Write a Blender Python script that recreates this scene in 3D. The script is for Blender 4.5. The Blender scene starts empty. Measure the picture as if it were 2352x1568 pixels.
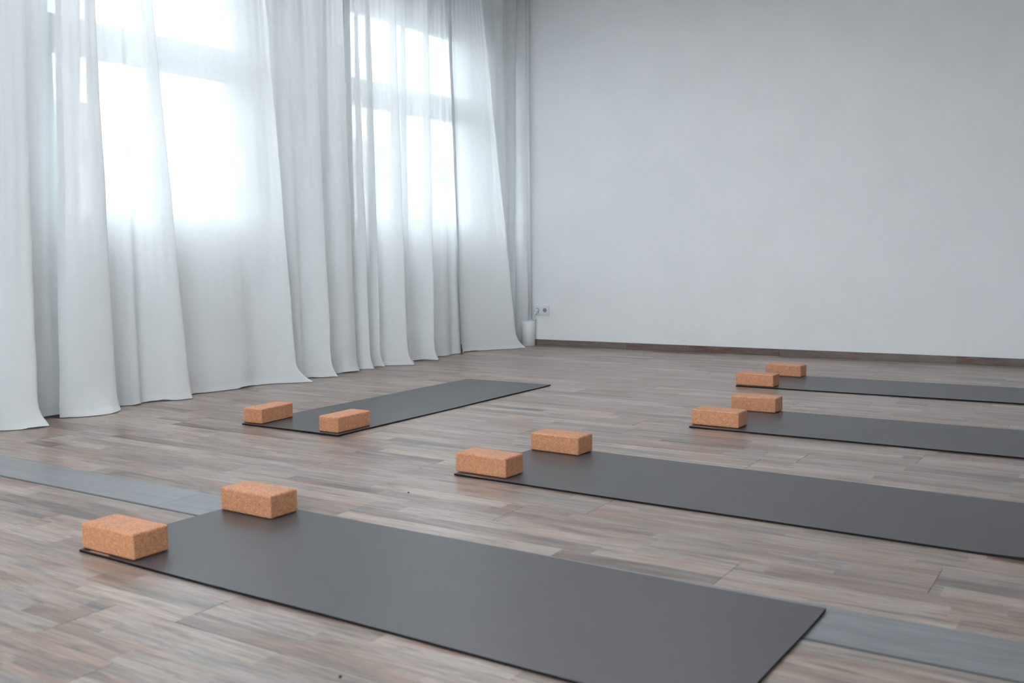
import bpy, bmesh, math, random
import numpy as np
from mathutils import Vector, Matrix

random.seed(7)
SC = bpy.context.scene
COL = SC.collection

# ------------------------------------------------------------------ camera
F_PX, PITCH, ROLL, CAM_H = 2247.52, 0.0915292, -0.0112072, 0.81265
YAW = math.radians(32.7)
cam_d = bpy.data.cameras.new('camera')
cam = bpy.data.objects.new('camera', cam_d); COL.objects.link(cam)
cp, sp, cr, sr = math.cos(PITCH), math.sin(PITCH), math.cos(ROLL), math.sin(ROLL)
right0, up0, fwd = Vector((1, 0, 0)), Vector((0, sp, cp)), Vector((0, cp, -sp))
rgt = cr * right0 + sr * up0
up = -sr * right0 + cr * up0
Rz = Matrix.Rotation(YAW, 3, 'Z')
rgt, up, fwd = Rz @ rgt, Rz @ up, Rz @ fwd
cam.matrix_world = Matrix(((rgt.x, up.x, -fwd.x, 0), (rgt.y, up.y, -fwd.y, 0), (rgt.z, up.z, -fwd.z, CAM_H), (0, 0, 0, 1)))
cam_d.sensor_fit = 'HORIZONTAL'; cam_d.sensor_width = 36.0
cam_d.lens = F_PX / 2352 * 36.0
cam_d.clip_start = 0.05; cam_d.clip_end = 300
cam_d.dof.use_dof = True
cam_d.dof.focus_distance = 5.2
cam_d.dof.aperture_fstop = 4.5
SC.camera = cam

# ------------------------------------------------------------------ world (even overcast sky) and exposure
SKY = 8.6
w = bpy.data.worlds.new('overcast_sky'); SC.world = w; w.use_nodes = True
bg = w.node_tree.nodes['Background']
bg.inputs['Color'].default_value = (0.845, 0.925, 1.0, 1)
bg.inputs['Strength'].default_value = SKY
SC.view_settings.view_transform = 'Standard'
SC.view_settings.look = 'None'
SC.view_settings.gamma = 1.0
SC.view_settings.use_curve_mapping = False
SC.view_settings.exposure = 0.08
cy = SC.cycles
cy.use_denoising = True
cy.max_bounces = 6; cy.diffuse_bounces = 4; cy.glossy_bounces = 2
cy.transmission_bounces = 6; cy.transparent_max_bounces = 10
cy.caustics_reflective = False; cy.caustics_refractive = False
cy.sample_clamp_indirect = 3
cy.use_adaptive_sampling = True; cy.adaptive_threshold = 0.18; cy.adaptive_min_samples = 12

# room frame: x runs along the floor planks (window wall at x = WX), y towards the far wall
WX = -4.72            # inner face of the window wall
XR, YB, ZC = 5.2, -2.3, 3.0
def far_y(x): return 7.26 + (x + 4.418) * 0.0381    # inner face of the far wall, slightly out of square
# openings in the window wall (y0, y1, z0, z1): two curtained windows
WIN_Z0, WIN_Z1 = 0.90, 2.64
OPEN = [(2.95, 4.40, WIN_Z0, WIN_Z1), (5.24, 6.94, WIN_Z0, WIN_Z1)]
BZ0, BZ1 = 0.30, 2.80
# openings added in the unseen back wall to let in fill daylight (x0, x1)
OPEN_B = [(-2.15, -0.2), (0.0, 1.95), (2.15, 4.1)]

def portal(loc, rot, sx, sy):           # portals guide the sampling of the sky through the openings, they give no light
    ld = bpy.data.lights.new('sky_portal', 'AREA'); ld.shape = 'RECTANGLE'
    ld.size = sx + 0.1; ld.size_y = sy + 0.1; ld.cycles.is_portal = True
    lo = bpy.data.objects.new('sky_portal', ld); COL.objects.link(lo)
    lo.location = loc; lo.rotation_euler = rot
for (a, b, za, zb) in OPEN:
    portal((WX - 0.34, (a + b) / 2, (za + zb) / 2), (math.radians(90), 0, math.radians(-90)), b - a, zb - za)
for (a, b) in OPEN_B:
    portal(((a + b) / 2, YB - 0.26, (BZ0 + BZ1) / 2), (math.radians(90), 0, 0), b - a, BZ1 - BZ0)

# ------------------------------------------------------------------ helpers
def mesh_obj(name, verts, faces, mat=None, parent=None, smooth=False):
    me = bpy.data.meshes.new(name)
    me.from_pydata([tuple(v) for v in verts], [], [tuple(f) for f in faces])
    if mat: me.materials.append(mat)
    if smooth: me.polygons.foreach_set('use_smooth', [True] * len(me.polygons))
    me.update()
    o = bpy.data.objects.new(name, me); COL.objects.link(o)
    if parent: o.parent = parent
    return o

class MB:
    def __init__(s): s.v = []; s.f = []
    def box(s, a, b):
        n = len(s.v); (x0, y0, z0), (x1, y1, z1) = a, b
        s.v += [(x0, y0, z0), (x1, y0, z0), (x1, y1, z0), (x0, y1, z0), (x0, y0, z1), (x1, y0, z1), (x1, y1, z1), (x0, y1, z1)]
        s.f += [(n, n+3, n+2, n+1), (n+4, n+5, n+6, n+7), (n, n+1, n+5, n+4), (n+1, n+2, n+6, n+5), (n+2, n+3, n+7, n+6), (n+3, n, n+4, n+7)]
        return s
    def prism(s, poly, z0, z1):
        n = len(s.v); m = len(poly)
        s.v += [(x, y, z0) for x, y in poly] + [(x, y, z1) for x, y in poly]
        s.f += [tuple(range(n + m - 1, n - 1, -1)), tuple(range(n + m, n + 2 * m))]
        s.f += [(n + i, n + (i + 1) % m, n + m + (i + 1) % m, n + m + i) for i in range(m)]
        return s
    def tube(s, pts, r, k=12, caps=True):
        pts = [Vector(p) for p in pts]; n = len(s.v)
        rr = r if isinstance(r, (list, tuple)) else [r] * len(pts)
        ref = None
        for i, p in enumerate(pts):
            t = (pts[min(i + 1, len(pts) - 1)] - pts[max(i - 1, 0)]).normalized()
            if ref is None:
                ref = t.orthogonal().normalized()
            a = (ref - t * ref.dot(t)).normalized(); ref = a; b = t.cross(a)
            for j in range(k):
                q = 2 * math.pi * j / k
                s.v.append(tuple(p + (a * math.cos(q) + b * math.sin(q)) * rr[i]))
        for i in range(len(pts) - 1):
            for j in range(k):
                s.f.append((n + i*k + j, n + i*k + (j+1) % k, n + (i+1)*k + (j+1) % k, n + (i+1)*k + j))
        if caps:
            s.f.append(tuple(n + j for j in range(k - 1, -1, -1)))
            s.f.append(tuple(n + (len(pts) - 1) * k + j for j in range(k)))
        return s
    def build(s, name, mat=None, parent=None, smooth=False): return mesh_obj(name, s.v, s.f, mat, parent, smooth)

def bevel(o, wdt, seg=2):
    bm = bmesh.new(); bm.from_mesh(o.data)
    bmesh.ops.bevel(bm, geom=list(bm.edges), offset=wdt, segments=seg, profile=0.5, affect='EDGES', clamp_overlap=True)
    bm.to_mesh(o.data); bm.free()
    return o

def empty(name, loc=(0, 0, 0), rz=0.0):
    o = bpy.data.objects.new(name, None); COL.objects.link(o)
    o.location = loc; o.rotation_euler = (0, 0, rz); o.empty_display_size = 0.1
    return o
def tag(o, label, cat, group=None):
    o['label'] = label; o['category'] = cat
    if group: o['group'] = group
    return o
def struct(o, label=None):
    o['kind'] = 'structure'
    if label: o['label'] = label
    return o

# ------------------------------------------------------------------ materials
class NT:
    def __init__(s, name):
        s.m = bpy.data.materials.new(name); s.m.use_nodes = True; s.t = s.m.node_tree
        s.b = s.t.nodes['Principled BSDF']; s.out = s.t.nodes['Material Output']
    def n(s, kind, **kw):
        nd = s.t.nodes.new(kind)
        for k, v in kw.items():
            if k.startswith('_'): nd.inputs[k[1:].replace('_', ' ')].default_value = v
            else: setattr(nd, k, v)
        return nd
    def link(s, a, b): s.t.links.new(a, b)
    def set(s, sock, v):
        if hasattr(v, 'is_output'): s.t.links.new(v, sock)
        else: sock.default_value = v
    def math(s, op, a, b=None, c=None):
        nd = s.n('ShaderNodeMath', operation=op)
        s.set(nd.inputs[0], a)
        if b is not None: s.set(nd.inputs[1], b)
        if c is not None: s.set(nd.inputs[2], c)
        return nd.outputs[0]
    def xyz(s, a, b, c):
        nd = s.n('ShaderNodeCombineXYZ')
        for i, v in enumerate((a, b, c)): s.set(nd.inputs[i], v)
        return nd.outputs[0]
    def wn(s, v, dim='3D'):
        nd = s.n('ShaderNodeTexWhiteNoise', noise_dimensions=dim)
        s.set(nd.inputs['W' if dim == '1D' else 'Vector'], v); return nd.outputs['Value']
    def noise(s, v, scale=5.0, detail=4.0, rough=0.55, dist=0.0):
        nd = s.n('ShaderNodeTexNoise'); s.set(nd.inputs['Vector'], v)
        nd.inputs['Scale'].default_value = scale; nd.inputs['Detail'].default_value = detail
        nd.inputs['Roughness'].default_value = rough; nd.inputs['Distortion'].default_value = dist
        return nd.outputs[0]
    def ramp(s, v, stops, interp='LINEAR'):
        nd = s.n('ShaderNodeValToRGB'); s.set(nd.inputs[0], v); r = nd.color_ramp; r.interpolation = interp
        while len(r.elements) > 1: r.elements.remove(r.elements[-1])
        for i, (p, c) in enumerate(stops):
            e = r.elements[0] if i == 0 else r.elements.new(p)
            e.position = p; e.color = (*c, 1) if len(c) == 3 else c
        return nd.outputs[0]
    def mix(s, f, a, b, mode='MIX'):
        nd = s.n('ShaderNodeMix', data_type='RGBA', blend_type=mode)
        s.set(nd.inputs[0], f)
        for sock, v in ((nd.inputs[6], a), (nd.inputs[7], b)):
            s.set(sock, (*v, 1) if isinstance(v, tuple) and len(v) == 3 else v)
        return nd.outputs[2]
    def bump(s, h, strength=0.2, dist=0.01):
        nd = s.n('ShaderNodeBump'); s.link(h, nd.inputs['Height'])
        nd.inputs['Strength'].default_value = strength; nd.inputs['Distance'].default_value = dist
        s.link(nd.outputs[0], s.b.inputs['Normal'])
    def base(s, col, rough=0.6, spec=0.4):
        s.set(s.b.inputs['Base Color'], (*col, 1) if isinstance(col, tuple) and len(col) == 3 else col)
        s.set(s.b.inputs['Roughness'], rough); s.b.inputs['Specular IOR Level'].default_value = spec
    def objco(s): return s.n('ShaderNodeTexCoord').outputs['Object']
    def rnd(s): return s.n('ShaderNodeObjectInfo').outputs['Random']
    def sep(s, v):
        nd = s.n('ShaderNodeSeparateXYZ'); s.link(v, nd.inputs[0]); return nd.outputs
M = {}

def mat_plaster(name, col, strength=0.7):
    t = NT(name); co = t.objco()
    a = t.noise(co, 75, 3, 0.6); b = t.noise(co, 18, 3, 0.5); c = t.noise(co, 3.0, 3, 0.5)
    h = t.math('ADD', t.math('MULTIPLY', a, 0.6), t.math('MULTIPLY', b, 0.8))
    shade = t.ramp(c, [(0.3, tuple(v * 0.97 for v in col)), (0.7, col)])
    t.base(shade, 0.85, 0.2); t.bump(h, strength, 0.004); return t.m
M['wall'] = mat_plaster('white_roller_plaster', (0.86, 0.872, 0.882))
M['wallw'] = mat_plaster('window_wall_plaster', (0.86, 0.872, 0.882), 0.15)
M['ceil'] = mat_plaster('ceiling_paint', (0.90, 0.905, 0.91), 0.1)

def plain(name, col, rough=0.5, spec=0.4, bumpy=0.0, scale=60):
    t = NT(name); co = t.objco(); n = t.noise(co, scale, 3)
    c = t.mix(n, tuple(v * 0.93 for v in col), col)
    t.base(c, rough, spec)
    if bumpy: t.bump(n, bumpy, 0.002)
    return t.m
M['frame'] = plain('white_window_paint', (0.82, 0.84, 0.85), 0.35)
M['plastic'] = plain('white_plastic', (0.80, 0.81, 0.82), 0.35)
M['dark_hole'] = plain('dark_socket_hole', (0.05, 0.05, 0.055), 0.6)
M['metal'] = plain('brushed_metal_clip', (0.55, 0.55, 0.56), 0.35)
M['rail'] = plain('white_lacquered_rail', (0.75, 0.76, 0.77), 0.4)
M['subfloor'] = plain('dark_subfloor', (0.06, 0.052, 0.048), 0.9)
M['jointstrip'] = plain('dark_grey_joint_profile', (0.10, 0.102, 0.106), 0.45, 0.4, 0.3, 25)
M['crumb'] = plain('dark_crumb', (0.02, 0.018, 0.016), 0.8)
M['label'] = plain('woven_beige_label', (0.42, 0.27, 0.20), 0.9, 0.1)
M['street'] = plain('asphalt', (0.30, 0.30, 0.31), 0.9, 0.1, 0.0, 4)
M['facade'] = plain('pale_facade_render', (0.62, 0.63, 0.62), 0.9, 0.1, 0.0, 3)
M['rooftile'] = plain('grey_roof_tile', (0.30, 0.27, 0.26), 0.8, 0.2, 0.0, 8)
M['farglass'] = plain('far_window_glass', (0.12, 0.14, 0.16), 0.15, 0.5)

def mat_vinyl(name, palette, strips=True, sat=1.0, rough=0.26):
    """printed vinyl plank: strips of short boards, washed paint and grain along the plank"""
    t = NT(name); co = t.objco(); x, y, z = t.sep(co); r = t.rnd()
    SW = 0.209 / 3
    if strips:
        strip = t.math('FLOOR', t.math('DIVIDE', y, SW))
        seed = t.math('ADD', t.math('MULTIPLY', strip, 3.17), t.math('MULTIPLY', r, 57.3))
        off = t.wn(seed, '1D'); ln = t.math('MULTIPLY_ADD', t.wn(t.math('ADD', seed, 11.3), '1D'), 0.62, 0.34)
        piece = t.math('FLOOR', t.math('DIVIDE', t.math('MULTIPLY_ADD', off, 1.7, t.math('ADD', x, 20.0)), ln))
        pr = t.wn(t.xyz(strip, piece, t.math('MULTIPLY', r, 91.0)))
    else:
        pr = t.wn(t.math('MULTIPLY', r, 31.0), '1D'); piece = pr
    base = t.ramp(pr, palette)
    zoff = t.math('MULTIPLY_ADD', r, 40.0, t.math('MULTIPLY', pr, 9.0))
    # washed patches, streaks, fine grain
    v1 = t.xyz(t.math('MULTIPLY', x, 2.2), t.math('MULTIPLY', y, 16.0), zoff)
    v2 = t.xyz(t.math('MULTIPLY', x, 5.0), t.math('MULTIPLY', y, 75.0), zoff)
    v3 = t.xyz(t.math('MULTIPLY', x, 14.0), t.math('MULTIPLY', y, 320.0), zoff)
    n1 = t.noise(v1, 1.0, 4, 0.6, 0.6); n2 = t.noise(v2, 1.0, 5, 0.65, 0.8); n3 = t.noise(v3, 1.0, 3, 0.6)
    wash = t.ramp(n1, [(0.40, (0, 0, 0)), (0.66, (1, 1, 1))])
    c = t.mix(t.math('MULTIPLY', wash, 0.6), base, (0.47, 0.40, 0.35) if strips else (0.27, 0.285, 0.30))
    n1b = t.noise(t.xyz(t.math('MULTIPLY', x, 3.0), t.math('MULTIPLY', y, 22.0), t.math('ADD', zoff, 5.5)), 1.0, 4, 0.6, 0.4)
    if strips:
        red = t.ramp(n1b, [(0.50, (0, 0, 0)), (0.68, (1, 1, 1))])
        c = t.mix(t.math('MULTIPLY', red, 0.6), c, (0.36, 0.195, 0.135))
    n1c = t.noise(t.xyz(t.math('MULTIPLY', x, 4.0), t.math('MULTIPLY', y, 42.0), t.math('ADD', zoff, 2.2)), 1.0, 5, 0.68, 0.5)
    drk = t.ramp(n1c, [(0.50, (0, 0, 0)), (0.68, (1, 1, 1))])
    c = t.mix(t.math('MULTIPLY', drk, 0.7 if strips else 0.2), c, (0.075, 0.063, 0.060))
    g2 = t.ramp(n2, [(0.28, (0.52, 0.50, 0.49)), (0.42, (0.88, 0.87, 0.86)), (0.52, (1, 1, 1)), (0.74, (1.26, 1.26, 1.26))])
    g3 = t.ramp(n3, [(0.30, (0.76, 0.76, 0.76)), (0.60, (1.08, 1.08, 1.08))])
    c = t.mix(1.0 if strips else 0.35, c, g2, 'MULTIPLY'); c = t.mix(1.0, c, g3, 'MULTIPLY')
    t.base(c, t.math('MULTIPLY_ADD', n2, 0.14, rough), 1.0)
    t.bump(t.math('ADD', n2, t.math('MULTIPLY', n3, 0.5)), 0.10, 0.002)
    return t.m
PAL = [(0.0, (0.105, 0.074, 0.062)), (0.14, (0.215, 0.160, 0.132)), (0.32, (0.330, 0.262, 0.220)), (0.48, (0.255, 0.172, 0.132)),
       (0.62, (0.225, 0.200, 0.186)), (0.80, (0.455, 0.372, 0.315)), (0.90, (0.36, 0.30, 0.262)), (1.0, (0.190, 0.108, 0.080))]
M['vinyl'] = mat_vinyl('printed_vinyl_plank', PAL)
M['grey_vinyl'] = mat_vinyl('blue_grey_vinyl_plank', [(0.0, (0.20, 0.208, 0.22)), (1.0, (0.235, 0.243, 0.253))], strips=False, rough=0.25)

def mat_skirting():
    t = NT('skirting_vinyl'); co = t.objco(); x, y, z = t.sep(co); r = t.rnd()
    base = t.ramp(r, [(0.0, (0.10, 0.066, 0.057)), (0.35, (0.15, 0.112, 0.10)), (0.7, (0.115, 0.074, 0.062)), (1.0, (0.17, 0.14, 0.13))])
    n1 = t.noise(t.xyz(t.math('MULTIPLY', x, 7.0), t.math('MULTIPLY', r, 30.0), t.math('MULTIPLY', z, 45.0)), 1.0, 5, 0.65, 0.6)
    n2 = t.noise(t.xyz(t.math('MULTIPLY', x, 3.0), t.math('MULTIPLY', r, 70.0), t.math('MULTIPLY', z, 30.0)), 1.0, 4, 0.6, 0.4)
    c = t.mix(t.ramp(n1, [(0.42, (0, 0, 0)), (0.7, (0.7, 0.7, 0.7))]), base, (0.24, 0.205, 0.19))
    c = t.mix(t.ramp(n2, [(0.5, (0, 0, 0)), (0.72, (0.8, 0.8, 0.8))]), c, (0.17, 0.075, 0.055))
    t.base(c, 0.45, 0.4); return t.m
M['skirting'] = mat_skirting()

def mat_cork():
    t = NT('pressed_cork'); co = t.objco(); r = t.rnd()
    o = t.n('ShaderNodeVectorMath', operation='ADD'); t.link(co, o.inputs[0]); t.link(t.xyz(t.math('MULTIPLY', r, 9.0), r, r), o.inputs[1])
    v = t.n('ShaderNodeTexVoronoi'); t.link(o.outputs[0], v.inputs['Vector']); v.inputs['Scale'].default_value = 620
    cellr = t.sep(v.outputs['Color'])[0]
    c = t.ramp(cellr, [(0.0, (0.36, 0.145, 0.066)), (0.25, (0.57, 0.245, 0.122)), (0.6, (0.66, 0.300, 0.155)), (0.85, (0.73, 0.36, 0.198)), (1.0, (0.82, 0.47, 0.285))])
    n = t.noise(o.outputs[0], 60, 4, 0.6)
    c = t.mix(1.0, c, t.ramp(n, [(0.3, (0.86, 0.84, 0.82)), (0.7, (1.08, 1.07, 1.06))]), 'MULTIPLY')
    t.base(c, 0.5, 0.5); t.bump(t.math('ADD', cellr, n), 0.2, 0.0008)
    return t.m
M['cork'] = mat_cork()

def mat_mat():
    t = NT('grey_foam_rubber'); co = t.objco(); x, y, z = t.sep(co)
    a = t.noise(co, 420, 2, 0.6); b = t.noise(co, 9, 4, 0.6)
    wv = t.n('ShaderNodeTexWave', wave_type='BANDS', bands_direction='DIAGONAL'); t.link(co, wv.inputs['Vector'])
    wv.inputs['Scale'].default_value = 75; wv.inputs['Distortion'].default_value = 1.0; wv.inputs['Detail'].default_value = 1.0
    c = t.mix(b, (0.033, 0.0285, 0.033), (0.043, 0.0385, 0.043))
    c = t.mix(t.math('MULTIPLY', a, 0.5), c, (0.072, 0.069, 0.076))
    t.base(c, t.math('MULTIPLY_ADD', b, 0.05, 0.39), 1.0)
    t.bump(t.math('ADD', a, t.math('MULTIPLY', wv.outputs[1], 0.5)), 0.12, 0.0010)
    return t.m
M['mat'] = mat_mat()
M['mat_edge'] = plain('dark_rubber_edge', (0.012, 0.010, 0.011), 0.8, 0.2)

def mat_sheer(name, clear, trans=0.55):
    """thin woven voile: open weave lets part of the light straight through, the threads scatter the rest"""
    t = NT(name); t.t.nodes.remove(t.b)
    co = t.objco(); n = t.noise(co, 35, 3)
    col = t.mix(n, (0.86, 0.885, 0.89), (0.91, 0.93, 0.935))
    d = t.n('ShaderNodeBsdfDiffuse'); tl = t.n('ShaderNodeBsdfTranslucent'); tr = t.n('ShaderNodeBsdfTransparent')
    t.link(col, d.inputs[0]); t.link(col, tl.inputs[0])
    m1 = t.n('ShaderNodeMixShader'); m1.inputs[0].default_value = trans
    t.link(d.outputs[0], m1.inputs[1]); t.link(tl.outputs[0], m1.inputs[2])
    m2 = t.n('ShaderNodeMixShader'); m2.inputs[0].default_value = clear
    t.link(m1.outputs[0], m2.inputs[1]); t.link(tr.outputs[0], m2.inputs[2])
    t.link(m2.outputs[0], t.out.inputs[0]); return t.m
M['sheer'] = mat_sheer('sheer_white_voile', 0.065, 0.20)
M['hem'] = mat_sheer('doubled_voile_hem', 0.03, 0.18)

def mat_glass():
    t = NT('clear_window_glass'); t.t.nodes.remove(t.b)
    tr = t.n('ShaderNodeBsdfTransparent'); g = t.n('ShaderNodeBsdfGlossy'); g.inputs['Roughness'].default_value = 0.02
    n = t.noise(t.objco(), 2, 2)
    t.link(t.mix(n, (0.95, 0.97, 0.965), (0.96, 0.975, 0.97)), tr.inputs[0])
    m = t.n('ShaderNodeMixShader'); m.inputs[0].default_value = 0.06
    t.link(tr.outputs[0], m.inputs[1]); t.link(g.outputs[0], m.inputs[2]); t.link(m.outputs[0], t.out.inputs[0]); return t.m
M['glass'] = mat_glass()

# ------------------------------------------------------------------ room shell
T = 0.30
xl, xr_ = WX - T, XR + 0.2
def fy(x, d=0.0): return far_y(x) + d
mb = MB()                                        # window wall with its openings
cuts = sorted(OPEN); y = YB - 0.2
for a, b, za, zb in cuts:
    mb.box((xl, y, 0), (WX, a, ZC)); mb.box((xl, a, 0), (WX, b, za)); mb.box((xl, a, zb), (WX, b, ZC)); y = b
mb.box((xl, y, 0), (WX, fy(xl) + 0.0, ZC))
struct(mb.build('wall_left', M['wallw']), 'white window wall behind the sheer curtains')
struct(MB().prism([(xl, fy(xl)), (xr_, fy(xr_)), (xr_, fy(xr_, 0.25)), (xl, fy(xl, 0.25))], 0, ZC).build('wall_far', M['wall']), 'white textured plaster wall at the far end of the room')
struct(MB().box((XR, YB, 0), (xr_, fy(XR), ZC)).build('wall_right', M['wall']), 'white plaster wall on the side opposite the windows')
mb = MB(); x = WX
for a, b in OPEN_B:
    mb.box((x, YB - 0.2, 0), (a, YB, ZC)); mb.box((a, YB - 0.2, 0), (b, YB, BZ0)); mb.box((a, YB - 0.2, BZ1), (b, YB, ZC)); x = b
mb.box((x, YB - 0.2, 0), (xr_, YB, ZC))
struct(mb.build('wall_back', M['wall']), 'white plaster wall behind the camera, with windows added for extra daylight')
struct(MB().prism([(xl, YB - 0.2), (xr_, YB - 0.2), (xr_, fy(xr_, 0.25)), (xl, fy(xl, 0.25))], ZC, ZC + 0.2).build('ceiling', M['ceil']), 'plain white ceiling')

# floor: subfloor slab carrying the vinyl planks
floor = struct(MB().prism([(xl, YB - 0.2), (xr_, YB - 0.2), (xr_, fy(xr_, 0.25)), (xl, fy(xl, 0.25))], -0.20, -0.005).build('floor', M['subfloor']), 'vinyl plank floor printed with washed grey and brown boards')
PW, PL, GAP = 0.209, 1.24, 0.0009
PY0 = 1.997
ROOMP = [(WX, YB), (XR, YB), (XR, fy(XR)), (WX, fy(WX))]
def clip(poly, room):
    out = poly
    for i in range(len(room)):
        (ax, ay), (bx, by) = room[i], room[(i + 1) % len(room)]
        inside = lambda p: (bx - ax) * (p[1] - ay) - (by - ay) * (p[0] - ax) >= -1e-9
        res = []
        for j in range(len(out)):
            p, q = out[j], out[(j + 1) % len(out)]
            ip, iq = inside(p), inside(q)
            if ip: res.append(p)
            if ip != iq:
                d1 = (bx - ax) * (p[1] - ay) - (by - ay) * (p[0] - ax); d2 = (bx - ax) * (q[1] - ay) - (by - ay) * (q[0] - ax)
                t_ = d1 / (d1 - d2); res.append((p[0] + (q[0] - p[0]) * t_, p[1] + (q[1] - p[1]) * t_))
        out = res
        if not out: return []
    return out
def plank_mesh(poly, mat):
    b = MB(); n = len(poly); e = 0.0007
    cx = sum(p[0] for p in poly) / n; cy_ = sum(p[1] for p in poly) / n
    inn = [(p[0] + (e if p[0] < cx else -e), p[1] + (e if p[1] < cy_ else -e)) for p in poly]
    b.v = [(x, y, -0.005) for x, y in poly] + [(x, y, -0.0006) for x, y in poly] + [(x, y, 0.0) for x, y in inn]
    for k in (0, 1):
        b.f += [(k*n + i, k*n + (i+1) % n, (k+1)*n + (i+1) % n, (k+1)*n + i) for i in range(n)]
    b.f.append(tuple(2*n + i for i in range(n)))
    me = bpy.data.meshes.new('plank'); me.from_pydata(b.v, [], b.f); me.materials.append(mat); me.update(); return me
KNOWN = {0: -2.682, 1: -0.846, 2: -1.632, 3: -1.42, 4: -1.03, -1: -2.30, -2: -2.86, -3: -1.78}
WHOLE = {}
rest = MB(); n_pl = 0; PL_STD = PL
k0 = math.floor((YB - PY0) / PW); k1 = math.ceil((fy(XR) - PY0) / PW)
for k in range(k0, k1):
    y0 = PY0 + k * PW
    PL = 1.42 if k == 0 else PL_STD
    j0 = KNOWN.get(k, random.uniform(0, PL))
    s0 = math.floor((WX - j0) / PL)
    for s in range(s0, s0 + 11):
        x0 = j0 + s * PL
        rect = [(x0 + GAP/2, y0 + GAP/2), (x0 + PL - GAP/2, y0 + GAP/2), (x0 + PL - GAP/2, y0 + PW - GAP/2), (x0 + GAP/2, y0 + PW - GAP/2)]
        poly = clip(rect, ROOMP)
        if len(poly) < 3: continue
        seen = any(py > -0.56 * px - 0.15 and px < 0.12 and px * px + py * py > 1.9 and py > 0.8 for px, py in poly)
        mat = M['grey_vinyl'] if k == 0 else M['vinyl']
        if not seen:
            rest.prism(poly, -0.005, 0.0); continue
        full = len(poly) == 4 and all(abs(a[0] - b[0]) + abs(a[1] - b[1]) < 1e-6 for a, b in zip(poly, rect))
        loc = [(p[0] - x0, p[1] - y0) for p in poly]
        if full:
            me = WHOLE.get(mat.name) or plank_mesh(loc, mat); WHOLE[mat.name] = me
        else: me = plank_mesh(loc, mat)
        o = bpy.data.objects.new('plank', me); COL.objects.link(o); o.parent = floor
        o.location = (x0, y0, random.uniform(-0.0002, 0.0002)); n_pl += 1
ro = rest.build('plank_field', M['vinyl'], floor); ro['kind'] = 'stuff'
st = MB().box((WX, PY0 - 0.010, -0.004), (XR, PY0 + 0.0005, 0.0012)).build('joint_strip', M['jointstrip'], floor); st['label'] = 'dark grey joint strip along the grey planks'

# skirting boards
def skirt(name, pts, label):
    root = struct(empty(name, (0, 0, 0)), label)
    for (xa, xb) in pts:
        L = xb - xa - 0.002; ang = math.atan(0.0381)
        L /= math.cos(ang)
        p = MB().box((0, -0.012, 0.0002), (L, 0, 0.052)).build('skirting_piece', M['skirting'], root)
        bevel(p, 0.0012, 1)
        p.location = (xa, far_y(xa), 0); p.rotation_euler = (0, 0, ang)
    return root
ends = [-4.42, -3.548, -3.028, -2.291, -1.05, 0.19, 1.43, 2.67, 3.9, 5.19]
skirt('baseboard_far', list(zip(ends[:-1], ends[1:])), 'low skirting of cut vinyl boards along the far wall')
root = struct(empty('baseboard_left'), 'low dark skirting under the windows behind the curtains')
yy = [2.05, 3.0, 4.2, 5.4, 6.6, 7.22]
for a, b in zip(yy[:-1], yy[1:]):
    p = MB().box((0, 0, 0.0002), (b - a - 0.002, 0.012, 0.052)).build('skirting_piece', M['skirting'], root)
    p.location = (WX + 0.012, a, 0); p.rotation_euler = (0, 0, math.radians(90))

# unseen glowing squares added on the ceiling to brighten the room
FILL_STRENGTH = 12.0
def mat_fill_panel():
    t = NT('fill_panel_glow'); t.base((0.9, 0.9, 0.9), 0.5)
    t.b.inputs['Emission Color'].default_value = (0.905, 0.95, 1.0, 1); t.b.inputs['Emission Strength'].default_value = FILL_STRENGTH
    return t.m
M['panel'] = mat_fill_panel()
LPOS = [(x, y) for y in (-1.2, 0.9, 3.0, 5.1) for x in (-3.6, -2.1)]
for q, (x, y) in enumerate(LPOS):
    lr_ = empty('ceiling_fill_panel', (x, y, ZC)); tag(lr_, 'flat square ceiling lamp, %s row from the far wall, %s curtains, added as unseen fill light' % (['fourth', 'third', 'second', 'first'][q // 2], ['nearer the', 'away from the'][q % 2]), 'panel', 'added flat square ceiling fill panels')
    f_ = MB()
    for bb in (((-0.33, -0.33, -0.045), (0.33, -0.30, -0.0005)), ((-0.33, 0.30, -0.045), (0.33, 0.33, -0.0005)), ((-0.33, -0.30, -0.045), (-0.30, 0.30, -0.0005)), ((0.30, -0.30, -0.045), (0.33, 0.30, -0.0005))): f_.box(*bb)
    f_.build('housing', M['frame'], lr_)
    MB().box((-0.30, -0.30, -0.038), (0.30, 0.30, -0.030)).build('diffuser', M['panel'], lr_)

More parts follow.
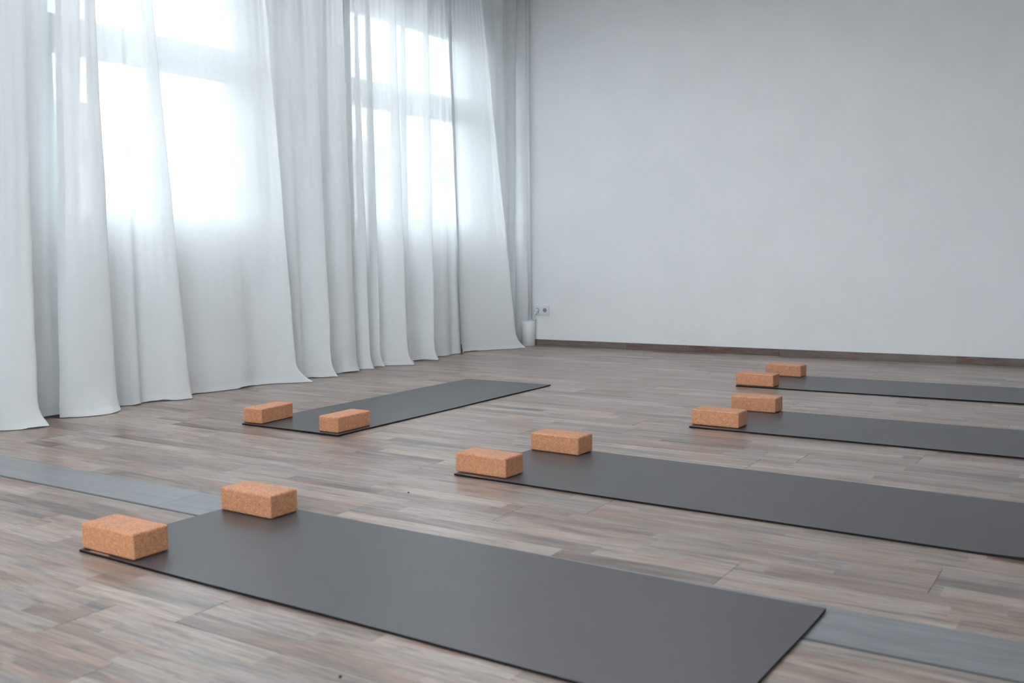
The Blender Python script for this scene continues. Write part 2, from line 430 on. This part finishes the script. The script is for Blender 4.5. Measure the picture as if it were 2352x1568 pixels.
# windows
def make_window(i, loc, rz, W_, z0, z1, label):
    wroot = struct(empty('window_%d' % i, loc, rz), label)
    H_ = z1 - z0
    xo0, xo1 = -0.14, -0.07
    def P(name, boxes, mat='frame', par=wroot, bev=0.004):
        m = MB()
        for q in boxes: m.box(*q)
        o = m.build(name, M[mat], par)
        if bev: bevel(o, bev, 1)
        return o
    fr = 0.07
    tr0 = H_ - 0.71; tr1 = H_ - 0.62
    P('frame', [((xo0, 0, 0), (xo1, fr, H_)), ((xo0, W_ - fr, 0), (xo1, W_, H_)), ((xo0, fr, H_ - 0.06), (xo1, W_ - fr, H_)), ((xo0, fr, 0), (xo1, W_ - fr, 0.05)), ((xo0, fr, tr0), (xo1, W_ - fr, tr1))])
    lo_z0, lo_z1, s = 0.05, tr0, 0.055
    sash = P('sash', [((xo0 + 0.012, fr, lo_z0), (xo1 + 0.015, fr + s, lo_z1)), ((xo0 + 0.012, W_ - fr - s, lo_z0), (xo1 + 0.015, W_ - fr, lo_z1)),
               ((xo0 + 0.012, fr + s, lo_z0), (xo1 + 0.015, W_ - fr - s, lo_z0 + 0.085)), ((xo0 + 0.012, fr + s, lo_z1 - s), (xo1 + 0.015, W_ - fr - s, lo_z1))])
    P('pane', [((-0.112, fr + s - 0.01, lo_z0 + 0.07), (-0.106, W_ - fr - s + 0.01, lo_z1 - s + 0.01))], 'glass', sash, 0)
    hz = tr0 - 0.5
    P('window_handle', [((xo1 + 0.015, W_ - fr - 0.04, hz), (xo1 + 0.035, W_ - fr - 0.018, hz + 0.06)), ((xo1 + 0.03, W_ - fr - 0.038, hz - 0.08), (xo1 + 0.045, W_ - fr - 0.02, hz + 0.04))], 'metal', sash, 0.002)
    t0, t1 = tr1, H_ - 0.06
    tl = P('top_light', [((xo0 + 0.012, fr, t0), (xo1 + 0.015, fr + 0.045, t1)), ((xo0 + 0.012, W_ - fr - 0.045, t0), (xo1 + 0.015, W_ - fr, t1)),
               ((xo0 + 0.012, fr + 0.045, t0), (xo1 + 0.015, W_ - fr - 0.045, t0 + 0.045)), ((xo0 + 0.012, fr + 0.045, t1 - 0.045), (xo1 + 0.015, W_ - fr - 0.045, t1))])
    P('pane', [((-0.112, fr + 0.035, t0 + 0.035), (-0.106, W_ - fr - 0.035, t1 - 0.035))], 'glass', tl, 0)
    P('window_sill', [((xo1, 0.0, -0.002), (0.018, W_, 0.022))])
n_win = 0
for (a, b, za, zb) in sorted(OPEN, reverse=True):
    n_win += 1
    make_window(n_win, (WX, a, za), 0.0, b - a, za, zb, ['farther white framed window with a top light behind the curtain', 'nearer white framed window with a top light behind the curtain'][n_win - 1])
for (a, b) in OPEN_B:
    n_win += 1
    make_window(n_win, (b, YB, BZ0), math.radians(90), b - a, BZ0, BZ1, 'white framed window added in the unseen wall behind the camera for fill daylight')

# ------------------------------------------------------------------ outside, seen through the voile
tag(MB().box((-60, -40, -0.9), (60, 60, -0.8)).build('street_ground', M['street']), 'grey street ground outside below the windows', 'ground')['kind'] = 'structure'
hb = empty('neighbour_house', (-24, 16, -0.8))
tag(hb, 'pale rendered house across the street, seen blurred through the curtain', 'building')
MB().box((-8, -16, 0), (0, 20, 4.6)).build('wall', M['facade'], hb)
rf = MB(); rf.v = [(0.5, -16.5, 4.6), (0.5, 20.5, 4.6), (-8.5, 20.5, 4.6), (-8.5, -16.5, 4.6), (-4, -16.5, 6.4), (-4, 20.5, 6.4)]
rf.f = [(0, 1, 5, 4), (1, 2, 5), (2, 3, 4, 5), (3, 0, 4), (3, 2, 1, 0)]
rf.build('roof', M['rooftile'], hb)
for q in range(9):
    yw = -14.5 + q * 4.0
    wn_ = MB().box((0.0, yw, 1.9), (0.06, yw + 1.3, 3.5)).build('window', M['frame'], hb)
    MB().box((0.05, yw + 0.1, 2.0), (0.075, yw + 1.2, 3.4)).build('pane', M['farglass'], wn_)

# ------------------------------------------------------------------ curtains
ZT = 2.945
CURT = {
'A': [(-4.62, 1.5, -4.59, 1.62), (-4.5, 1.6, -4.542, 1.7), (-4.44, 1.7, -4.518, 1.78), (-4.6, 1.72, -4.582, 1.82), (-4.63, 1.84, -4.594, 1.92), (-4.5, 1.94, -4.542, 2.02), (-4.46, 2.04, -4.526, 2.1), (-4.61, 2.06, -4.586, 2.14), (-4.62, 2.2, -4.59, 2.3), (-4.5, 2.3, -4.542, 2.42), (-4.6, 2.38, -4.582, 2.54), (-4.56, 2.46, -4.589, 2.66), (-4.46, 2.53, -4.548, 2.72), (-4.41, 2.62, -4.527, 2.764), (-4.43, 2.685, -4.531, 2.818), (-4.58, 2.66, -4.623, 2.859), (-4.64, 2.74, -4.626, 2.944), (-4.63, 2.86, -4.63, 3.037), (-4.6, 2.94, -4.628, 3.12), (-4.62, 3.02, -4.63, 3.20)],
'B': [(-4.565, 2.875, -4.53, 2.99), (-4.5, 2.95, -4.514, 3.013), (-4.47, 3.06, -4.512, 3.076), (-4.51, 3.165, -4.524, 3.153), (-4.6, 3.14, -4.586, 3.185), (-4.64, 3.24, -4.613, 3.29), (-4.585, 3.35, -4.578, 3.345), (-4.625, 3.41, -4.605, 3.385), (-4.58, 3.5, -4.566, 3.408), (-4.53, 3.58, -4.53, 3.427), (-4.535, 3.655, -4.528, 3.466), (-4.62, 3.62, -4.593, 3.491), (-4.645, 3.76, -4.612, 3.626), (-4.6, 3.95, -4.587, 3.752), (-4.58, 4.1, -4.58, 3.9), (-4.6, 4.22, -4.6, 4.099), (-4.57, 4.32, -4.57, 4.211), (-4.49, 4.4, -4.54, 4.257), (-4.465, 4.47, -4.534, 4.294), (-4.59, 4.45, -4.59, 4.352), (-4.61, 4.51, -4.598, 4.449), (-4.56, 4.57, -4.56, 4.496), (-4.58, 4.63, -4.58, 4.609), (-4.5, 4.7, -4.536, 4.663), (-4.465, 4.757, -4.531, 4.738), (-4.58, 4.74, -4.604, 4.794), (-4.63, 4.82, -4.618, 4.90), (-4.57, 4.91, -4.57, 4.925), (-4.52, 5.0, -4.544, 4.955), (-4.535, 5.085, -4.541, 5.025), (-4.6, 5.08, -4.6, 5.089)],
'C': [(-4.63, 5.12, -4.595, 5.13), (-4.57, 5.16, -4.558, 5.14), (-4.53, 5.21, -4.542, 5.172), (-4.6, 5.215, -4.588, 5.222), (-4.615, 5.28, -4.598, 5.285), (-4.54, 5.335, -4.54, 5.304), (-4.61, 5.34, -4.599, 5.362), (-4.58, 5.41, -4.58, 5.437), (-4.49, 5.48, -4.535, 5.466), (-4.455, 5.545, -4.528, 5.564), (-4.58, 5.55, -4.602, 5.629), (-4.58, 5.6, -4.58, 5.674), (-4.53, 5.655, -4.541, 5.694), (-4.61, 5.67, -4.61, 5.772), (-4.6, 5.75, -4.6, 5.886), (-4.55, 5.81, -4.561, 5.925), (-4.475, 5.885, -4.535, 5.973), (-4.59, 5.9, -4.601, 6.036), (-4.62, 6.02, -4.609, 6.125), (-4.57, 6.17, -4.57, 6.166), (-4.6, 6.28, -4.589, 6.203), (-4.58, 6.36, -4.58, 6.232), (-4.62, 6.43, -4.62, 6.33)],
'D': [(-4.555, 6.355, -4.571, 6.249), (-4.6, 6.45, -4.6, 6.374), (-4.56, 6.6, -4.571, 6.457), (-4.48, 6.75, -4.543, 6.544), (-4.4, 6.87, -4.525, 6.598), (-4.385, 6.935, -4.515, 6.632), (-4.48, 6.93, -4.583, 6.742), (-4.58, 6.97, -4.61, 6.925), (-4.55, 7.03, -4.57, 7.037), (-4.59, 7.08, -4.6, 7.145), (-4.55, 7.13, -4.56, 7.225)],
}
def spline(P, per):
    P = np.array(P, float); n = len(P); out = []
    Q = np.vstack([2 * P[0] - P[1], P, 2 * P[-1] - P[-2]])
    for i in range(n - 1):
        p0, p1, p2, p3 = Q[i:i + 4]
        for j in range(per):
            t = j / per
            out.append(0.5 * (2*p1 + (p2 - p0)*t + (2*p0 - 5*p1 + 4*p2 - p3)*t*t + (3*p1 - p0 - 3*p2 + p3)*t**3))
    out.append(P[-1]); return np.array(out)
def snoise(x, seed, f=1.0):
    r = np.random.RandomState(seed); s = np.zeros_like(x)
    for o in range(5):
        s += np.sin(x * f * (1.7 ** o) + r.uniform(0, 6.28)) * 0.62 ** o
    return s / 2.2
CLAB = {
 'A': 'sheer white curtain at the left picture edge, hanging in grey shadowed folds',
 'B': 'widest sheer white curtain, between the left picture edge and the pier, over the nearer window',
 'C': 'closely pleated sheer white curtain with toed-out hem folds over the farther window',
 'D': 'narrow sheer white curtain beside the white corner pipe, flaring towards the floor',
}
for key, nodes in CURT.items():
    nodes = np.array(nodes)
    for q in range(1, len(nodes) - 1):          # cloth turns back behind each forward fold
        if nodes[q, 0] < nodes[q - 1, 0] - 0.055 and nodes[q, 1] < nodes[q - 1, 1] + 0.03:
            nodes[q, 1] -= 0.035; nodes[q, 3] -= 0.025; nodes[q - 1, 0] += 0.015
    per = 7
    wgt = np.clip((nodes[:, 0] + 4.57) / 0.12, 0, 1)
    full = spline(np.column_stack([nodes, wgt]), per)
    S = np.concatenate([[0], np.cumsum(np.hypot(np.diff(full[:, 0]), np.diff(full[:, 1])))])
    zs = np.concatenate([[0.0, 0.008, 0.018, 0.03, 0.045, 0.065, 0.09, 0.12, 0.16, 0.21], np.linspace(0.28, ZT, 34)])
    nc = len(full); seed = ord(key)
    hx = 0.5 + 0.5 * snoise(S, seed, 9.0); kick = np.clip(full[:, 4] * (0.05 + 1.25 * np.clip(hx, 0, 1)), 0, 1.2)
    V = []
    lift = 0.004 + 0.010 * np.clip(snoise(S, seed + 9, 13.0), 0, 1)
    for z in zs:
        f = z / ZT
        fl = max(0.0, 1 - z / 0.13) ** 2
        X = full[:, 0] * (1 - f) + full[:, 2] * f; Y = full[:, 1] * (1 - f) + full[:, 3] * f
        X = X + (fl - 0.35 * (1 - f)) * 0.055 * kick; Y = Y + (fl - 0.35 * (1 - f)) * 0.065 * kick
        X = X + 0.006 * f * np.sin(S * 95 + seed) + 0.003 * snoise(S * 1.0 + z * 0.8, seed + 2, 6.0)
        Y = Y + 0.004 * snoise(S * 0.7 + z * 2.2, seed + 4, 3.0) * (1 - f)
        Z = z + lift * max(0, 1 - z / 0.2) + 0.010 * fl * snoise(S, seed + 5, 31.0) * (z > 0)
        X = np.clip(X, WX + 0.03, -4.30)
        Y = np.minimum(Y, 7.26 + (X + 4.418) * 0.0381 - 0.02)
        V.append(np.column_stack([X, Y, np.maximum(Z, 0.002)]))
    V = np.array(V)
    root = empty('sheer_curtain', (float(V[0, :, 0].mean()), float(V[0, :, 1].mean()), 0))
    tag(root, CLAB[key], 'curtain', 'sheer curtains along the window wall')
    off = np.array(root.location)
    nr = len(zs)
    faces = [(r*nc + c, r*nc + c + 1, (r+1)*nc + c + 1, (r+1)*nc + c) for r in range(nr - 1) for c in range(nc - 1)]
    mesh_obj('voile', (V - off).reshape(-1, 3), faces, M['sheer'], root, True)
    # doubled hem and the heading tape: strips lying on the room side of the cloth
    def strip(name, r0, r1, d, mat):
        sub = V[r0:r1 + 1].copy()
        tx = np.gradient(sub[:, :, 0], axis=1); ty = np.gradient(sub[:, :, 1], axis=1); ln = np.hypot(tx, ty) + 1e-9
        sub[:, :, 0] += d * ty / ln; sub[:, :, 1] -= d * tx / ln
        m = r1 - r0 + 1
        fc = [(r*nc + c, r*nc + c + 1, (r+1)*nc + c + 1, (r+1)*nc + c) for r in range(m - 1) for c in range(nc - 1)]
        return mesh_obj(name, (sub - off).reshape(-1, 3), fc, M[mat], root, True)
    for c0, c1 in ((0, per // 2 + 1), (nc - per // 2 - 2, nc - 1)):
        sub = V[:, c0:c1 + 1].copy(); sub[:, :, 0] += 0.0015; mcol = c1 - c0 + 1
        fc = [(r*mcol + c, r*mcol + c + 1, (r+1)*mcol + c + 1, (r+1)*mcol + c) for r in range(nr - 1) for c in range(mcol - 1)]
        mesh_obj('side_hem', (sub - off).reshape(-1, 3), fc, M['sheer'], root, True)
    strip('hem', 0, 3, 0.0015, 'hem')
    strip('heading_tape', nr - 2, nr - 1, 0.002, 'hem')
rail = MB().box((-4.60, 1.30, 2.962), (-4.53, 7.20, 2.9995)).build('curtain_rail', M['rail'])
tag(bevel(rail, 0.004, 1), 'white ceiling track carrying the sheer curtains', 'curtain rail')

# ------------------------------------------------------------------ yoga mats
ML, MW, MT = 1.868, 0.618, 0.0062
def make_mat(name, loc, rz, label, seed, lifts=(0, 0, 0, 0), tagside=True):
    """length along local x, width along local y; lifts = curl of corners (00, L0, 0W, LW)"""
    rg = random.Random(seed); nx, ny = 72, 26
    ph = [rg.uniform(0, 6.28) for _ in range(6)]
    def top(u, v):
        z = 0.0003 + 0.0004 * (1 + math.sin(u * 5.1 + ph[0]) * math.sin(v * 7 + ph[1]))
        edge = min(u, ML - u)
        z += 0.0004 * math.exp(-edge / 0.03) * (1 + math.sin(v * 11 + ph[2]))
        for (cu, cv), lf in zip(((0, 0), (ML, 0), (0, MW), (ML, MW)), lifts):
            d = math.hypot((u - cu) / 0.16, (v - cv) / 0.22)
            if d < 1: z += lf * (1 - d) ** 2
        return z
    us = [ML * i / nx for i in range(nx + 1)]; vs = [MW * j / ny for j in range(ny + 1)]
    V = []; F = []
    rr = 0.03
    def wob(u, v): return 0.0022 * math.sin(u * 6 + ph[3]) * (1 if v > MW / 2 else 0.6)
    for lvl in (0, 1):
        for u in us:
            for v in vs:
                uu = u + 0.0015 * math.sin(v * 9 + ph[4]) * (u > ML / 2)
                V.append((uu, v + wob(u, v), top(u, v) + (MT if lvl else 0)))
    N = (nx + 1) * (ny + 1); idx = lambda i, j, l: l * N + i * (ny + 1) + j
    for i in range(nx):
        for j in range(ny):
            F.append((idx(i, j, 1), idx(i+1, j, 1), idx(i+1, j+1, 1), idx(i, j+1, 1)))
            F.append((idx(i, j, 0), idx(i, j+1, 0), idx(i+1, j+1, 0), idx(i+1, j, 0)))
    for i in range(nx):
        F.append((idx(i, 0, 0), idx(i+1, 0, 0), idx(i+1, 0, 1), idx(i, 0, 1)))
        F.append((idx(i+1, ny, 0), idx(i, ny, 0), idx(i, ny, 1), idx(i+1, ny, 1)))
    for j in range(ny):
        F.append((idx(0, j+1, 0), idx(0, j, 0), idx(0, j, 1), idx(0, j+1, 1)))
        F.append((idx(nx, j, 0), idx(nx, j+1, 0), idx(nx, j+1, 1), idx(nx, j, 1)))
    o = mesh_obj(name, V, F[:nx * ny * 2], M['mat'])
    e_ = mesh_obj('mat_edge', V, F[nx * ny * 2:], M['mat_edge'], o); e_['label'] = 'dark cut edge of the mat'
    o.location = (loc[0], loc[1], 0.0003); o.rotation_euler = (0, 0, rz)
    tag(o, label, 'yoga mat', 'grey yoga mats laid out on the floor')
    if tagside:
        lb = MB(); us_ = [0.042, 0.082, 0.122]
        for a, b in zip(us_[:-1], us_[1:]):
            n = len(lb.v)
            for (uu, vv) in ((a, 0.003), (b, 0.003), (b, 0.013), (a, 0.013)):
                lb.v.append((uu, vv, top(uu, vv) + MT + 0.0004))
            lb.f.append((n, n+1, n+2, n+3))
        q = lb.build('label_patch', M['label'], o); q['label'] = 'small beige label at the mat corner'
    return o
R_ = math.radians
make_mat('yoga_mat', (-2.439, 1.572), R_(-0.59), 'nearest grey yoga mat, whole in view across the foreground', 1, (0.0, 0.001, 0.0, 0.001))
make_mat('yoga_mat', (-2.083, 2.842), R_(-1.63), 'second grey yoga mat from the camera, reaching to the right picture edge', 2, (0.0, 0.003, 0.0, 0.0))
make_mat('yoga_mat', (-1.713, 4.163), R_(-0.21), 'third grey yoga mat from the camera, with a block pair at its left end', 3)
make_mat('yoga_mat', (-1.995, 5.559), R_(1.75), 'farthest grey yoga mat, close to the skirting of the far wall', 4, tagside=False)
make_mat('yoga_mat', (-2.983, 3.202), R_(89.92), 'pale-shining grey yoga mat by the curtains, pointing towards the corner pipe', 5, (0.0, 0.003, 0.0, 0.0), False)

# ------------------------------------------------------------------ cork blocks
BL, BW, BH = 0.227, 0.1148, 0.0724
def block_mesh():
    bm = bmesh.new(); bmesh.ops.create_cube(bm, size=1.0)
    for v in bm.verts: v.co = Vector((v.co.x * BW, v.co.y * BL, (v.co.z + 0.5) * BH))
    bmesh.ops.bevel(bm, geom=list(bm.edges), offset=0.0065, segments=4, profile=0.5, affect='EDGES')
    me = bpy.data.meshes.new('cork_block'); bm.to_mesh(me); bm.free()
    me.materials.append(M['cork']); me.polygons.foreach_set('use_smooth', [True] * len(me.polygons)); me.update(); return me
bme = block_mesh()
def mod_norm(o):
    m = o.modifiers.new('weighted', 'WEIGHTED_NORMAL'); m.keep_sharp = True
BLK = [  # nearest visible bottom corner, angle of the right-hand face, long side to the left (0) or to the right (1)
 (-2.214, 1.582, 89.86, 0, 'biggest cork yoga block in the picture, at the left foreground corner of the nearest mat'),
 (-2.201, 2.057, 89.39, 0, 'cork yoga block at the far corner of the nearest mat'),
 (-1.873, 2.864, 87.29, 0, 'cork yoga block on the near corner of the second mat from the camera'),
 (-1.838, 3.337, 87.81, 0, 'cork yoga block on the far corner of the second mat from the camera'),
 (-1.495, 4.206, 88.60, 0, 'cork yoga block on the near corner of the third mat, overlapping the block behind it'),
 (-1.482, 4.695, 89.74, 0, 'cork yoga block on the far corner of the third mat, partly hidden by its pair'),
 (-1.777, 5.581, 88.81, 0, 'cork yoga block on the near corner of the farthest mat'),
 (-1.768, 6.099, 87.53, 0, 'smallest-looking cork yoga block, nearest to the far wall skirting'),
 (-3.495, 3.229, 94.50, 1, 'cork yoga block nearest to the curtains, on the mat pointing to the corner'),
 (-3.009, 3.230, 90.63, 1, 'cork yoga block on the open-floor corner of the mat pointing to the corner'),
]
for (x, y, a, kind, lab) in BLK:
    # in the fit the right-hand edge runs along angle a, the left-hand edge along a + 90
    a = R_(a); dr = Vector((math.cos(a), math.sin(a))); dl = Vector((-math.sin(a), math.cos(a)))
    ll, lr = (BL, BW) if kind == 0 else (BW, BL)
    c = Vector((x, y)) + dl * ll / 2 + dr * lr / 2
    o = bpy.data.objects.new('cork_block', bme); COL.objects.link(o)
    o.location = (c.x, c.y, 0.0078); o.rotation_euler = (0, 0, a if kind == 0 else a - math.pi / 2)
    if kind == 0: o.rotation_euler = (0, 0, a)
    tag(o, lab, 'yoga block', 'cork blocks in pairs on the mats'); mod_norm(o)

# ------------------------------------------------------------------ corner pipe, socket, plug
pr_ = empty('corner_pipe', (-4.446, 7.185, 0)); tag(pr_, 'thin white pipe rising from a white round casing in the room corner', 'pipe')
MB().tube([(0, 0, 0.0005), (0, 0, 0.003), (0, 0, 0.204), (0, 0, 0.209), (0, 0, 0.2095)], [0.058, 0.061, 0.061, 0.058, 0.02], 40).build('casing', M['plastic'], pr_, True)
MB().tube([(0.006, 0.026, 0.208), (0.006, 0.026, 1.2), (0.006, 0.026, 2.999)], 0.0155, 16).build('pipe', M['plastic'], pr_, True)
MB().tube([(0.006, 0.026, 0.2097), (0.006, 0.026, 0.216)], 0.022, 16).build('collar', M['plastic'], pr_, True)

sk = empty('wall_socket', (-4.352, far_y(-4.352), 0.306), math.atan(0.0381)); tag(sk, 'white double wall socket with round recesses on the far wall', 'socket')
bevel(MB().box((-0.076, -0.011, -0.044), (0.076, -0.0003, 0.044)).build('frame', M['plastic'], sk), 0.002, 2)
for sx in (-0.036, 0.036):
    bevel(MB().box((sx - 0.0325, -0.0125, -0.0325), (sx + 0.0325, -0.0105, 0.0325)).build('cover', M['plastic'], sk), 0.0008, 1)
    # recess ring and its sunken floor
    rm = MB(); k = 28
    def ring(r, yv): return [(sx + r * math.cos(2*math.pi*i/k), yv, r * math.sin(2*math.pi*i/k)) for i in range(k)]
    rings = [ring(0.0225, -0.0126), ring(0.0222, -0.0150), ring(0.0200, -0.0150), ring(0.0195, -0.0127)]
    for rr in rings: rm.v += rr
    for q in range(3):
        rm.f += [(q*k + i, q*k + (i+1) % k, (q+1)*k + (i+1) % k, (q+1)*k + i) for i in range(k)]
    ins = rm.build('socket_ring', M['plastic'], sk, True)
    dm = MB(); dm.v = [(sx, -0.0129, 0)] + [(sx + 0.0197 * math.cos(2*math.pi*i/k), -0.0129, 0.0197 * math.sin(2*math.pi*i/k)) for i in range(k)]
    dm.f = [(0, 1 + (i+1) % k, 1 + i) for i in range(k)]
    dm.build('recess', plain('recess_grey', (0.30, 0.31, 0.32), 0.6) if sx < 0 else bpy.data.materials['recess_grey'], sk)
    for hx_ in (-0.0095, 0.0095):
        MB().tube([(sx + hx_, -0.0129, 0), (sx + hx_, -0.0136, 0)], 0.0027, 10).build('contact_hole', M['dark_hole'], sk)
    for hz in (-0.0185, 0.0185):
        MB().box((sx - 0.003, -0.0145, hz - 0.002), (sx + 0.003, -0.0129, hz + 0.002)).build('earth_clip', M['metal'], sk)
pg = empty('power_plug', (-4.388, far_y(-4.388) - 0.012, 0.302)); tag(pg, 'white angled plug with a short cord in the left half of the wall socket', 'plug')
MB().tube([(0, -0.003, 0.0), (0, -0.020, 0.0), (0, -0.030, -0.003), (0, -0.034, -0.008)], [0.0185, 0.0185, 0.016, 0.010], 16).build('plug_body', M['plastic'], pg, True)
MB().tube([(0, -0.026, -0.006), (-0.006, -0.032, -0.022), (-0.014, -0.034, -0.036), (-0.02, -0.034, -0.046)], [0.010, 0.009, 0.006, 0.0045], 12).build('strain_relief', M['plastic'], pg, True)
MB().tube([(-0.02, -0.034, -0.044), (-0.030, -0.034, -0.064), (-0.036, -0.033, -0.082), (-0.030, -0.030, -0.088), (-0.018, -0.027, -0.078), (-0.006, -0.022, -0.072), (-0.004, -0.012, -0.078), (-0.012, -0.002, -0.094), (-0.026, 0.004, -0.130), (-0.036, 0.005, -0.2945)], 0.0033, 8).build('cord', M['plastic'], pg, True)

# ------------------------------------------------------------------ crumbs on the floor
for (x, y, s, lab) in [(-2.065, 2.554, 0.0035, 'tiny dark crumb on the open floor between the two nearest mats'), (-1.267, 1.348, 0.0032, 'tiny dark crumb on the floor in front of the nearest mat')]:
    bm = bmesh.new(); bmesh.ops.create_icosphere(bm, subdivisions=2, radius=s)
    rg = random.Random(int(x * -1000))
    for v in bm.verts: v.co = v.co * rg.uniform(0.8, 1.15); v.co.z *= 0.6
    me = bpy.data.meshes.new('crumb'); bm.to_mesh(me); bm.free(); me.materials.append(M['crumb'])
    o = bpy.data.objects.new('crumb', me); COL.objects.link(o); o.location = (x, y, s * 0.6); tag(o, lab, 'crumb', 'dark crumbs on the floor')
print('planks', n_pl)
